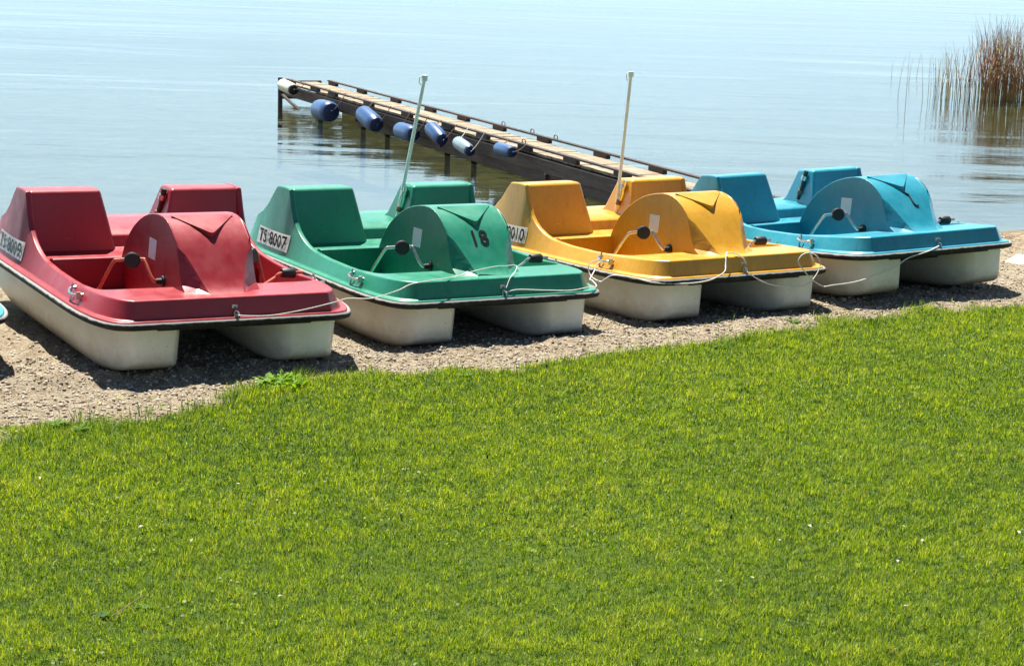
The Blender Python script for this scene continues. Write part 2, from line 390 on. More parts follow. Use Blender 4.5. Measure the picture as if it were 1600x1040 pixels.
def shell_mesh():
    flat = lambda z: (lambda y: z)
    R = [full(half_ring(F_RIM, .866, 2.70, flat(.345))), full(half_ring(F_RIM, .866, 2.70, flat(.357))),
         full(half_ring(F_FOOT, .830, 2.665, flat(.360))),
         full(half_ring(F_DECK, .767, 2.62, zs)), full(half_ring(F_OPEN, .730, 2.575, lambda y: zs(y) + .010 * (y < .7))),
         full(half_ring(F_FLR, .700, 2.55, flat(.268)))]
    m = MB(); rows = [[m.bm.verts.new(p) for p in r] for r in R]
    n = len(rows[0])
    for a, b in zip(rows, rows[1:]):
        for i in range(n): m.bm.faces.new((a[i], a[(i + 1) % n], b[(i + 1) % n], b[i]))
    m.bm.faces.new(rows[-1])
    return m.mesh('deck', 28)

ARCH = [(1.47, .44), (1.40, .555), (1.345, .62), (1.285, .675), (1.21, .73), (1.12, .78), (1.03, .82), (.94, .848), (.85, .866), (.76, .877), (.68, .876), (.62, .866)]
DFRONT = [(.56, .848), (.50, .812), (.46, .775), (.43, .735), (.405, .68), (.385, .62), (.362, .56), (.33, .51), (.265, .470)]
def ribbon_z(y):
    return float(np.interp(y, [.10, .14, .18, .22, .27, .33, .39, .44, .49, .56, .62], [.452, .460, .474, .502, .546, .615, .688, .744, .788, .836, .868]))
def hump_mesh():
    m = MB(); W = .25
    # arched top sheet
    TL = [m.bm.verts.new((-W, y, z)) for y, z in ARCH]; TR = [m.bm.verts.new((W, y, z)) for y, z in ARCH]
    for i in range(len(ARCH) - 1): m.bm.faces.new((TL[i], TL[i + 1], TR[i + 1], TR[i]))
    # ribbon: centre sheet sweeping down to the foredeck
    ys = [.56, .50, .46, .42, .38, .34, .30, .26, .22, .18, .14, .10]
    xw = {.56: .25, .50: .25, .46: .248, .42: .225, .38: .200, .34: .178, .30: .158, .26: .140, .22: .124, .18: .112, .14: .104, .10: .10}
    C = {}
    for s in (-1, 1):
        D = [(TL if s < 0 else TR)[-1]] + [m.bm.verts.new((s * W, y, z)) for y, z in DFRONT]
        zb = lambda y: ribbon_z(y) 
        B = [D[0]] + [m.bm.verts.new((s * (.244 if y > .45 else xw[y]), y, ribbon_z(y))) for y in ys]
        for j in (0, 1): m.bm.faces.new((D[j], D[j + 1], B[j + 1])) if j == 0 else m.bm.faces.new((D[j], D[j + 1], B[j + 1], B[j]))
        m.bm.faces.new((D[2], D[3], B[3], B[2]))
        C[s] = B
        # side facet: ruled between the D edge and the ribbon edge, with a valley
        dd = D[3:]
        Q = B[8]; T1 = m.bm.verts.new((s * .192, .238, .466)); mid = m.bm.verts.new((s * .172, .270, .497))
        chain = [D[3]] + B[4:9] + [mid, T1]
        def strip(A, Bn):
            i = j = 0
            while i < len(A) - 1 or j < len(Bn) - 1:
                fi = (i + 1) / (len(A) - 1) if i < len(A) - 1 else 9; fj = (j + 1) / (len(Bn) - 1) if j < len(Bn) - 1 else 9
                if fi <= fj:
                    if len({A[i], A[i + 1], Bn[j]}) == 3: m.bm.faces.new((A[i], A[i + 1], Bn[j]))
                    i += 1
                else:
                    if len({A[i], Bn[j], Bn[j + 1]}) == 3: m.bm.faces.new((A[i], Bn[j + 1], Bn[j]))
                    j += 1
        strip(dd, chain); strip([Q, mid, T1], B[8:])
        # lower skirt of the side wall inside the foot well
        base = [m.bm.verts.new((s * W, 1.47, .262)), m.bm.verts.new((s * W, .46, .262))]
        wall = (TL if s < 0 else TR) + D[1:] + [m.bm.verts.new((s * W, .44, .45)), m.bm.verts.new((s * W, .44, .262)), base[0]]
        m.bm.faces.new(wall)
    for i in range(len(C[1]) - 1): m.bm.faces.new((C[-1][i], C[-1][i + 1], C[1][i + 1], C[1][i]))
    return m.mesh('hump', 22)

def chevron_mesh():
    m = MB(); z = lambda y: .875 + (y - .63) * .45
    T = [(-.212, .648), (.212, .648), (.018, .470), (0, .462), (-.018, .470)]
    top = [(x, y, z(y) + .003) for x, y in T]; bot = [(x * .97, y + .010, z(y) - (.036 if y < .6 else .008)) for x, y in T]
    n = len(T)
    m.poly(top + bot, [tuple(range(n)), tuple(range(2 * n - 1, n - 1, -1))] + [(i, (i + 1) % n, (i + 1) % n + n, i + n) for i in range(n)])
    return m.mesh('chevron', 30)

def seat_mesh(s):
    m = MB()
    prof = [(1.79, .40), (1.800, .46), (1.888, .852), (1.93, .855), (2.0, .856), (2.105, .850), (2.165, .72), (2.215, .62), (2.27, .575), (2.30, .50), (2.30, .37), (1.9, .37)]
    if s < 0:
        m.prism(prof, 0, -.745, xin=lambda z: -.250 + (.853 - z) * .22)
    else:
        m.prism(prof, 0, .745, xin=lambda z: .250 - (.853 - z) * .22)
    return m.mesh('seat_back', 15)
def bench_mesh():
    m = MB(); m.prism([(1.42, .262), (1.435, .470), (1.445, .478), (1.485, .478), (1.53, .455), (1.65, .440), (1.78, .450), (1.84, .47), (1.84, .262)], -.715, .715)
    return m.mesh('bench', 40)
def rear_mesh():
    m = MB(); m.prism([(1.845, .40), (1.875, .535), (1.89, .548), (2.05, .575), (2.2, .585), (2.2, .40)], -.21, .21); m.prism([(2.12, .42), (2.12, .567), (2.3, .589), (2.5, .576), (2.58, .52), (2.58, .42)], -.742, .742)
    return m.mesh('rear_deck', 40)

def hull_mesh(s):
    st = [(.045, .385, .640, .105), (.06, .365, .662, .080), (.10, .335, .695, .055), (.16, .308, .728, .034), (.25, .280, .762, .014), (.38, .258, .788, 0), (.6, .245, .803, -.010), (1.2, .24, .808, -.012), (2.2, .24, .808, -.010), (2.5, .25, .80, .03), (2.62, .29, .77, .10)]
    m = MB(); rows = []
    for y, a, b, zb in st:
        c, hw = (a + b) / 2, (b - a) / 2; row = []
        R = float(np.interp(y, [.045, .10, .25, .7], [.014, .022, .06, .11]))
        pts = [(b, .338), (b - .006, .26), (b - .016, zb + R + .04)]
        for k in range(6):
            th = k / 5 * math.pi / 2; pts.append((b - .020 - R + R * math.cos(th), zb + R - R * math.sin(th)))
        pts.append((c, zb - .004))
        for k in range(6):
            th = math.pi / 2 + k / 5 * math.pi / 2; pts.append((a + .020 + R + R * math.cos(th), zb + R - R * math.sin(th)))
        pts += [(a + .016, zb + R + .04), (a + .006, .26), (a, .338)]
        rows.append([m.bm.verts.new((s * x, y, z)) for x, z in pts])
    n = len(rows[0])
    for A, B in zip(rows, rows[1:]):
        for i in range(n - 1): m.bm.faces.new((A[i], A[(i + 1) % n], B[(i + 1) % n], B[i]))
    m.bm.faces.new(rows[0]); m.bm.faces.new(rows[-1])
    return m.mesh('pontoon', 38)

def bumper_mesh():
    h = full(half_ring(F_RIM, .866, 2.70, lambda y: .329)); n = len(h); m = MB()
    prof = [(-.004, .014), (.010, .020), (.020, .012), (.023, -.004), (.017, -.018), (.004, -.024), (-.012, -.022), (-.016, .0)]
    rows = []
    for i in range(n):
        a, b = Vector(h[i - 1]), Vector(h[(i + 1) % n]); t = (b - a).normalized(); o = Vector((t.y, -t.x, 0))
        p = Vector(h[i])
        rows.append([m.bm.verts.new(p + o * u + Vector((0, 0, v))) for u, v in prof])
    k = len(prof)
    for i in range(n):
        A, B = rows[i], rows[(i + 1) % n]
        for j in range(k): m.bm.faces.new((A[j], A[(j + 1) % k], B[(j + 1) % k], B[j]))
    return m.mesh('bumper', 50)

def cyl(m, a, b, r, n=16): m.tube([a, b], r, n)
def crank_mesh(s, up):
    """bent rod: hub at the box wall, out, up to the pedal, down again"""
    m = MB(); z0, y0 = .47, .64
    if up: pts = [(.25, y0, z0), (.30, y0, z0), (.325, y0 + .02, .50), (.345, y0 + .085, .585), (.36, y0 + .10, .595), (.50, y0 + .13, .590), (.525, y0 + .15, .575), (.545, y0 + .25, .46), (.57, y0 + .32, .36), (.62, y0 + .33, .35)]
    else: pts = [(.25, y0, z0), (.31, y0, z0), (.335, y0 - .03, .43), (.35, y0 - .05, .40), (.36, y0 - .05, .40), (.50, y0 + .0, .455), (.53, y0, .48), (.57, y0, .49), (.70, y0, .49)]
    m.tube(smooth_path([(s * x, y, z) for x, y, z in pts], 4), .011, 8)
    return m.mesh('crank')
def pedal_mesh(s, c, r=.052, hl=.05, ax=(1, .15, 0)):
    m = MB(); c = Vector((s * c[0], c[1], c[2])); a = Vector((s * ax[0], ax[1], ax[2])).normalized()
    m.tube([c - a * hl, c - a * (hl - .006), c + a * (hl - .006), c + a * hl], [r * .86, r, r, r * .86], 18)
    return m.mesh('pedal', 40)
def hub_mesh(s, y=.64, z=.47):
    m = MB(); m.tube([(s * .248, y, z), (s * .262, y, z), (s * .266, y, z), (s * .30, y, z)], [.036, .036, .020, .018], 16); return m.mesh('hub', 40)
def cleat_mesh(s):
    m = MB(); x = .806; z = .415
    P = smooth_path([(x - .02, .58, z + .004), (x + .022, .60, z), (x + .03, .65, z - .004), (x + .03, .70, z - .002), (x + .012, .745, z + .012), (x - .03, .75, z + .02)], 4)
    m.tube([(s * p.x, p.y, p.z) for p in P], .0085, 8)
    m.tube([(s * (x + .02), .70, z), (s * (x + .005), .71, z + .05)], .007, 8)
    m.box((s * (x + .012), .575, z), (.03, .018, .045))
    return m.mesh('cleat')
def bowring_mesh():
    m = MB(); m.box((0, .070, .400), (.035, .012, .055))
    m.tube([(0, .07, .412), (0, .045, .420), (0, .036, .425)], .010, 8)
    m.tube([(0, .05, .395 + 0), (.014, .040, .385), (.02, .034, .365), (.006, .034, .352), (-.010, .036, .362), (-.006, .045, .385)], .006, 6, closed=True)
    return m.mesh('bow_fitting')
def rod_mesh():   # short dark pole socket strapped on the seat side
    m = MB(); m.tube([(.198, 2.03, .60), (.212, 1.985, .72), (.222, 1.95, .845)], .020, 10); return m.mesh('socket_tube')
def clamp_mesh(f):
    m = MB(); p = Vector((.196, 2.03, .60)).lerp(Vector((.220, 1.95, .845)), f); m.tube([p - Vector((.002, -.006, .018)), p + Vector((.002, -.006, .018))], .026, 12)
    m.tube([p + Vector((-.02, -.03, 0)), p + Vector((.02, .035, .002))], .006, 6)
    return m.mesh('clamp')

def pane_mesh(corners, th=.004, off=(0, 0, 0)):
    c = [Vector(p) for p in corners]; n = (c[1] - c[0]).cross(c[3] - c[0]).normalized()
    m = MB(); V = [p + n * 0 for p in c] + [p + n * th for p in c]
    m.poly(V, [(3, 2, 1, 0), (4, 5, 6, 7)] + [(i, (i + 1) % 4, (i + 1) % 4 + 4, i + 4) for i in range(4)])
    return m.mesh('plate', 30)
def text_mesh(s, size, bold=.012, cond=1.0):
    cu = bpy.data.curves.new('lettering', 'FONT'); cu.body = s; cu.size = size; cu.offset = bold * size; cu.resolution_u = 3
    cu.align_x = 'LEFT'; cu.fill_mode = 'FRONT'; cu.space_character = 1.04
    o = bpy.data.objects.new('lettering', cu); COL.objects.link(o)
    bpy.context.view_layer.update()
    me = bpy.data.meshes.new_from_object(o.evaluated_get(bpy.context.evaluated_depsgraph_get()))
    bpy.data.objects.remove(o); bpy.data.curves.remove(cu)
    return me
def fit_text(me, w_, h_):
    n = len(me.vertices); co = np.empty(n * 3, np.float32); me.vertices.foreach_get('co', co); co = co.reshape(-1, 3)
    lo, hi = co.min(0), co.max(0); co[:, 0] = (co[:, 0] - lo[0]) / (hi[0] - lo[0]) * w_; co[:, 1] = (co[:, 1] - lo[1]) / (hi[1] - lo[1]) * h_
    me.vertices.foreach_set('co', co.ravel()); return co

CACHE = {}
def part(name, key, fn, mat, root, **kw):
    if key not in CACHE: CACHE[key] = fn()
    return link(name, CACHE[key], mat, root, **kw)

def side_x(z): return -(.830 - (z - .36) / (.55 - .36) * .063) if z < .55 else -.767
def add_plate(root, s, y0, y1, zt, zb, mat, du=(.42, .95)):
    """registration plate glued on the left flank; y0 rear, y1 front"""
    X = -.800
    def P(u, v):  # u 0..1 rear to front, v 0..1 bottom to top
        z = zb + (zt - zb) * v; y = y0 + (y1 - y0) * u
        # flank leans inwards: stay proud of it
        zsd = zs(y); x = -(.830 - (min(z, zsd) - .36) / (zsd - .36) * .063) - .004
        return Vector((x, y, z))
    m = MB(); N = 8
    G = [[m.bm.verts.new(P(i / N, j / 2)) for j in range(3)] for i in range(N + 1)]
    for i in range(N):
        for j in range(2): m.bm.faces.new((G[i][j], G[i + 1][j], G[i + 1][j + 1], G[i][j + 1]))
    r = bmesh.ops.solidify(m.bm, geom=m.bm.faces[:], thickness=.002)
    pl = link('registration_plate', m.mesh('registration_plate', 40), PLATE, root)
    L = abs(y0 - y1); H = zt - zb
    def put(txt, u0, u1, v0, v1, bold=.016):
        me = text_mesh(txt, .1, bold); co = fit_text(me, 1, 1)
        out = np.array([P(u0 + (u1 - u0) * a, v0 + (v1 - v0) * b) + Vector((-.004, 0, 0)) for a, b, _ in co], np.float32)
        me.vertices.foreach_set('co', out.ravel()); me.update()
        link('lettering', me, mat, pl)
    put('TS', .05, .325, .12, .90)
    put(s, du[0], du[1], .12, .90)
    # two small round seals between letters and digits
    for vv in (.68, .34):
        c = P(.385, vv) + Vector((-.004, 0, 0)); m = MB()
        vs = [m.bm.verts.new(c + Vector((0, math.cos(a) * .013, math.sin(a) * .014))) for a in np.linspace(0, 2 * math.pi, 13)[:-1]]
        m.bm.faces.new(vs); link('seal', m.mesh('seal'), SEAL, pl)
SEAL = plain('seal_print', (.28, .34, .42), .5, 0, .3, 90, 0)

def make_boat(key, mat, label, reg=None, number=None, pole=False, socket=True, crank_mat=None, mark=False, plate_ink=None):
    root = empty('pedal_boat', pose_matrix(key))
    tag(root, label, 'pedal boat', 'pedal boats pulled up on the gravel beach')
    for s in (-1, 1): part('pontoon', 'pontoon%d' % s, lambda: hull_mesh(s), HULL, root, bevel=.012, seg=2, angle=40)
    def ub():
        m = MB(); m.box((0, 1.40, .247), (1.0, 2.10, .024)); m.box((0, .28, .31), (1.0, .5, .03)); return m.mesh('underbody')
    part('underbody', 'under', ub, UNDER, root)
    part('deck', 'deck', shell_mesh, mat, root, bevel=.011, seg=3, angle=30)
    part('bumper', 'bumper', bumper_mesh, BUMPER, root)
    part('bench', 'bench', bench_mesh, mat, root, bevel=.008)
    part('rear_deck', 'rear', rear_mesh, mat, root, bevel=.008)
    for s in (-1, 1): part('seat_back', 'seat%d' % s, lambda: seat_mesh(s), mat, root, bevel=.024, seg=3, angle=40)
    hp = part('pedal_housing', 'hump', hump_mesh, mat, root, bevel=.010, seg=2, angle=38)
    part('chevron', 'chev', chevron_mesh, mat, hp, bevel=.003, seg=1)
    cm = crank_mat or STEEL
    for s, up in ((-1, True), (1, False)):
        c = part('crank', 'crank%d' % s, lambda: crank_mesh(s, up), cm, root)
        part('hub', 'hub%d' % s, lambda: hub_mesh(s), BLACK, c)
        if up: part('pedal', 'pedu%d' % s, lambda: pedal_mesh(s, (.42, .745, .590), .051, .017, (.42, -1, .12)), BLACK, c)
        else: part('pedal', 'pedd%d' % s, lambda: pedal_mesh(s, (.60, .64, .487), .034, .045, (1, 0, 0)), BLACK, c)
    c2 = part('crank', 'crank3', lambda: crank3_mesh(), cm, root)
    part('pedal', 'ped3', lambda: pedal_mesh(1, (.375, .70, .60), .050, .016, (.75, -.8, .1)), BLACK, c2)
    for s in (-1, 1): part('cleat', 'cleat%d' % s, lambda: cleat_mesh(s), STEEL, root)
    part('bow_fitting', 'bow', bowring_mesh, STEEL, root)
    part('sticker', 'stick', lambda: pane_mesh([(-.2515, .925, .572), (-.2515, .800, .572), (-.2515, .775, .705), (-.2515, .905, .705)][::-1], .002), STICK, hp)
    if socket:
        so_ = part('pole_socket', 'sock', rod_mesh, BLACK if not pole else STEEL, root)
        part('clamp', 'cl1', lambda: clamp_mesh(.25), RUST, so_); part('clamp', 'cl2', lambda: clamp_mesh(.75), STEEL, so_)
    if pole:
        m = MB(); top = Vector(pole); base = Vector((.190, 2.03, .585))
        m.tube([base, base.lerp(top, .5), top], .0135, 10); m.tube([top - Vector((0, 0, .02)), top + Vector((0, 0, .022))], .023, 10)
        m.tube([top + Vector((-.02, 0, .018)), top + Vector((-.042, 0, .006)), top + Vector((-.045, 0, -.03)), top + Vector((-.028, 0, -.05))], .004, 6)
        link('flag_pole', m.mesh('flag_pole'), CREAM, root)
    if reg: add_plate(root, reg, 2.345, 1.79, .525, .400, plate_ink or INK, (.505, .955) if reg == '8010' else (.42, .95))
    if number:
        me = text_mesh(number, .1, .016); co = fit_text(me, .118, 1)
        y0, y1 = .355, .435
        out = np.array([(-.058 + a, y0 + (y1 - y0) * b, ribbon_z(y0 + (y1 - y0) * b) + .007) for a, b, _ in co], np.float32)
        me.vertices.foreach_set('co', out.ravel()); me.update(); link('number', me, INK, hp)
    if mark:  # dark paint squiggle on the housing, modelled as a thin raised tube
        m = MB(); P = smooth_path([(.0, .455, 0), (.014, .44, 0), (.03, .43, 0), (.033, .40, 0), (.036, .375, 0), (.05, .36, 0), (.072, .365, 0)], 4)
        m.tube([(p.x, p.y, ribbon_z(p.y) + .004) for p in P], .0075, 6); link('paint_mark', m.mesh('paint_mark'), BLACK, hp)
    return root
def crank3_mesh():
    m = MB(); m.tube(smooth_path([(.26, .73, .61), (.31, .73, .612), (.40, .735, .615), (.42, .74, .60), (.44, .70, .48), (.45, .68, .42)], 4), .011, 8); return m.mesh('crank')

GREENINK = plain('dark_green_ink', (.03, .06, .055), .5, 0, .1, 15, 0)
make_boat('red', RED, 'weathered red pedal boat with plate TS 8009, nearest to the lawn', '8009', crank_mat=CRANKRED, plate_ink=GREENINK)
make_boat('green', GREEN, 'green pedal boat with black number 18 and a white pole', '8007', number='18', pole=(.285, 1.84, 1.665))
make_boat('yellow', YELLOW, 'yellow pedal boat with plate TS 8010 and a white pole', '8010', pole=(.225, 1.92, 1.70))
make_boat('blue', BLUE, 'light blue pedal boat between the yellow boat and the plank', None, mark=True)
make_boat('far', BLUE, 'light blue pedal boat mostly cut off behind the red boat at the left edge')

def W(k, p): return pose_matrix(k) @ Vector(p)

# ------------------------------------------------------------------ mooring ropes
def rope(pts, label, r=.0036):
    m = MB(); m.tube(smooth_path(pts, 7), r, 6)
    tag(link('mooring_rope', m.mesh('mooring_rope'), ROPE), label, 'rope', 'mooring ropes between the boats')
rope([W('red', p) for p in [(0, .036, .372), (.031, -.005, .372), (.2, -.012, .366), (.412, -.01, .388), (.628, -.005, .425), (.733, 0, .446)]] +
     [W('green', p) for p in [(-1.017, -.01, .405), (-.832, -.01, .446), (-.702, .02, .480), (-.42, .09, .490), (-.30, .15, .488), (-.127, .20, .51), (.021, .20, .530), (.10, .20, .530), (.157, .19, .535), (.17, .17, .525), (.14, .14, .500), (.10, .10, .49), (.06, .072, .465), (.02, .045, .41)]],
     'thin pale rope from the red bow over the green housing')
rope([W('green', p) for p in [(.005, .034, .38), (.106, .036, .395), (.31, .03, .381), (.516, .02, .371), (.66, .02, .385), (.78, .10, .372), (.87, .3, .375), (.93, .42, .36)]] +
     [W('yellow', p) for p in [(-.93, .62, .35), (-.90, .66, .375), (-.845, .66, .41)]],
     'thin pale rope from the green bow to the yellow boat side')
rope([W('yellow', p) for p in [(-.84, .70, .415), (-.90, .74, .38), (-.91, .70, .30), (-.89, .60, .27), (-.90, .52, .30), (-.905, .40, .345), (-.87, .2, .352), (-.78, .05, .33), (-.559, -.012, .319), (-.362, -.015, .33), (-.227, -.010, .378), (-.183, .03, .43), (-.151, .07, .490), (-.10, .12, .502), (-.05, .10, .495), (.0, .062, .46), (.015, .045, .42)]],
     'thick pale rope looped along the yellow boat bow', .0048)
rope([W('yellow', p) for p in [(0, .034, .38), (.019, .0, .351), (.128, -.02, .288), (.277, -.02, .25), (.458, -.02, .234), (.559, -.02, .256), (.634, -.02, .329), (.661, -.01, .399), (.634, .0, .449), (.571, .01, .476), (.5, .01, .461), (.472, .01, .41), (.506, -.03, .341), (.576, -.03, .279), (.683, -.03, .224)]] +
     [W('blue', p) for p in [(-1.1, -.02, .155), (-.828, -.01, .167), (-.498, 0, .235), (-.353, .0, .300), (-.149, -.002, .340), (-.04, .02, .365), (0, .036, .37)]],
     'pale rope with a hanging loop from yellow bow to blue bow', .0045)

# ------------------------------------------------------------------ pier
def wood(name, col, dark, sc=1.0):
    m, t, b = new_mat(name); v = objc(t)
    mp = nd(t, 'ShaderNodeMapping'); mp.inputs['Scale'].default_value = (22 * sc, 2.2 * sc, 22 * sc); t.links.new(v, mp.inputs[0])
    n = noise(t, 1, 6, .65, mp.outputs[0], .4); n2 = noise(t, 5, 4, .6, v)
    r = ramp(t, n.outputs[0], [(.3, dark), (.6, col), (.8, c3(col, 1.25))])
    mx = nd(t, 'ShaderNodeMixRGB'); mx.blend_type = 'MULTIPLY'; mx.inputs[0].default_value = .6
    t.links.new(r.outputs[0], mx.inputs[1]); t.links.new(ramp(t, n2.outputs[0], [(.3, (.55, .52, .5)), (.65, (1, 1, 1))]).outputs[0], mx.inputs[2])
    t.links.new(mx.outputs[0], b.inputs['Base Color']); b.inputs['Roughness'].default_value = .85
    bump(t, b, n.outputs[0], .5, .006); return m
PLANK = wood('weathered_planks', (.36, .285, .185), (.18, .14, .09))
BEAM = wood('dark_wet_timber', (.085, .06, .045), (.03, .022, .018))
PA = Vector((-3.66, 30.245, 0)); PD = Vector((.411, -.9116, 0)).normalized(); PN = Vector((PD.y * -1, PD.x, 0))
KP = 1.0747
PMAT = Matrix(((PN.x * KP, PD.x * KP, 0, PA.x * KP), (PN.y * KP, PD.y * KP, 0, PA.y * KP), (0, 0, KP, -.2070), (0, 0, 0, 1)))  # local x across, y along to the shore
PL = 13.9; PW = .62; WL = -.04
def build_pier():
    root = empty('pier', PMAT); tag(root, 'narrow weathered wooden jetty with low curb rails running out into the lake', 'jetty')
    m = MB(); y = .02
    R = random.Random(3)
    while y < PL:
        wd = R.uniform(.135, .15); dz = R.uniform(-.004, .004)
        m.box((PW / 2 + R.uniform(-.008, .008), y + wd / 2, .270 + dz), (PW - .10, wd - .012, .03)); y += wd
    link('planking', m.mesh('planking', 30), PLANK, root, bevel=.003, seg=1)
    for x in (.03, PW - .03):
        m = MB(); m.box((x, PL / 2, .172), (.06, PL, .152)); link('side_beam', m.mesh('side_beam'), BEAM, root, bevel=.005, seg=1)
    for x, y0 in ((.05, 3.42), (PW - .05, 1.3)):  # added dark beams fill the gap to darken the space under the jetty
        m = MB(); m.box((x, (y0 + PL) / 2, .035), (.05, PL - y0, .118)); link('dark_fill_beam', m.mesh('dark_fill_beam'), BEAM, root, bevel=.005, seg=1)
    for x, y0 in ((.03, .25), (PW - .03, .55)):
        m = MB(); yy = y0
        m.box((x, (y0 + PL) / 2, .345), (.055, PL - y0, .022)); 
        link('curb_rail', m.mesh('curb_rail'), BEAM, root, bevel=.004, seg=1)
    k = 0
    for x, ys in ((.03, (.3, 1.45, 2.25, 3.75, 5.2, 6.6, 7.7, 8.9, 10.1, 11.3, 12.5)), (PW - .03, (.62, 1.9, 3.3, 4.6, 5.75, 6.9, 8.2, 9.7, 11.0, 12.4))):
        for y in ys:
            m = MB(); m.box((x, y + .14, .3095), (.05, .32, .049)); link('spacer_block', m.mesh('spacer_block'), BEAM, root)
    for y in (.05, 3.4, 6.5, 9.6, 11.6):
        for x in ((-.02, PW + .01) if y < 1 else (.13, PW - .13)):
            m = MB(); m.tube([(x, y, -1.2), (x, y, .352 if y < 1 and x < .1 else .15)], .036, 10)
            link('post', m.mesh('post'), BEAM, root)
        m = MB(); m.box((PW / 2, y + .06, .065), (PW + .02, .05, .06)); link('cross_beam', m.mesh('cross_beam'), BEAM, root)
    m = MB(); m.tube([(-.02, .12, .11), (.0, .60, .0), (.0, .90, WL), (.02, 1.1, WL - .12)], .024, 8)
    link('brace', m.mesh('brace'), BEAM, root)
    m = MB(); m.box((PW / 2, .0, .25), (PW + .06, .05, .10)); link('end_board', m.mesh('end_board'), BEAM, root)
    for x, y in ((PW - .03, 7.15), (PW - .03, 8.0), (PW - .03, 8.65), (.03, 9.0)):
        m = MB(); m.tube([(x, y + .05 * math.cos(a), .375 + .028 * math.sin(a)) for a in np.linspace(0, 2 * math.pi, 11)[:-1]], .006, 6, closed=True)
        link('mooring_ring', m.mesh('mooring_ring'), RUST, root)
    return root
build_pier()

# fenders hanging from the near side of the pier
BFEND = plain('blue_vinyl', (.030, .085, .21), .38, 0, .15, 10, .05)
DFEND = plain('dark_blue_vinyl', (.012, .03, .09), .4, 0, .15, 10, .05)
WFEND = plain('cream_vinyl', (.58, .54, .38), .4, 0, .15, 8, .05)
GFEND = plain('grey_vinyl', (.22, .30, .33), .4, 0, .2, 8, .05)
def P2W(x, y, z): return PMAT @ Vector((x, y, z))
def fender(a, b, r, mat, capmat, label, drop=None):
    """a,b: (y along pier, z) of the two ends"""
    A = P2W(-.14 - r * .4, a[0], a[1]); B = P2W(-.14 - r * .4, b[0], b[1]); mid = (A + B) / 2
    ax = (B - A); L = ax.length; r = r * KP; ax.normalize(); M = Matrix.Translation(mid) @ ax.to_track_quat('Z', 'Y').to_matrix().to_4x4()
    root = empty('fender', M); tag(root, label, 'fender', 'boat fenders hanging along the jetty')
    m = MB(); h_ = L / 2; e_ = min(h_ * .6, r * 1.05); K = [(-h_ + e_ * (1 - math.cos(q)), max(.12, math.sin(q))) for q in (.0, .25, .5, .8, 1.1, 1.35, 1.571)] + [(h_ - .12, 1), (h_ - .05, .95), (h_ - .015, .84)]
    m.tube([(0, 0, z) for z, _ in K], [r * q for _, q in K], 20); link('body', m.mesh('body', 50), mat, root)
    m = MB(); K = [(h_ - .018, .88), (h_ + .015, .80), (h_ + .03, .5), (h_ + .032, .22), (h_ + .07, .18), (h_ + .075, .05)]
    m.tube([(0, 0, z) for z, _ in K], [r * q for _, q in K], 20); link('end_cap', m.mesh('end_cap', 40), capmat, root)
    Mi = M.inverted()
    for q, sgn in ((a, -1), (b, 1)):
        P = Vector((0, 0, sgn * (h_ + (.04 if sgn > 0 else -.01))))
        Q = Mi @ P2W(.0, q[0] + sgn * .04, .372); mdl = (P + Q) / 2 + (Mi.to_3x3() @ Vector((0, 0, -.02)))
        m = MB(); m.tube(smooth_path([P, mdl, Q], 4), .006, 5); link('lanyard', m.mesh('lanyard'), ROPE if mat is GFEND else RUST, root)
fender((.60, .300), (1.20, .268), .090, WFEND, BLACK, 'cream white fender with a black end at the far end of the jetty')
fender((2.38, .100), (2.98, .118), .148, BFEND, DFEND, 'biggest blue fender, second along the jetty after the cream one')
fender((4.20, .235), (4.78, .130), .118, BFEND, DFEND, 'blue fender tilting down just right of the biggest one')
fender((5.58, .150), (6.12, .150), .105, BFEND, DFEND, 'level blue fender hanging left of the white pole top')
fender((6.64, .300), (7.06, .190), .092, BFEND, DFEND, 'steeply tilted blue fender just right of the white pole')
fender((7.50, .215), (7.92, .150), .076, GFEND, DFEND, 'small faded grey fender between two blue ones')
fender((8.70, .275), (9.12, .275), .070, BFEND, DFEND, 'small blue fender nearest the shore')

# pale slab on the beach behind the blue boat
def slab():
    P = [(4.62, 17.90), (5.9, 17.32), (5.55, 16.74), (4.27, 17.22)]
    m = MB(); V = []
    for dz in (-.03, .02): V += [(x, y, -.085 + dz) for x, y in P]
    m.poly(V, [(3, 2, 1, 0), (4, 5, 6, 7)] + [(i, (i + 1) % 4, (i + 1) % 4 + 4, i + 4) for i in range(4)])
    tag(link('timber_board', m.mesh('timber_board', 30), wood('pale_board', (.62, .54, .38), (.45, .38, .26), .5), bevel=.004, seg=1), 'pale flat board lying on the beach beside the blue boat', 'board')
slab()

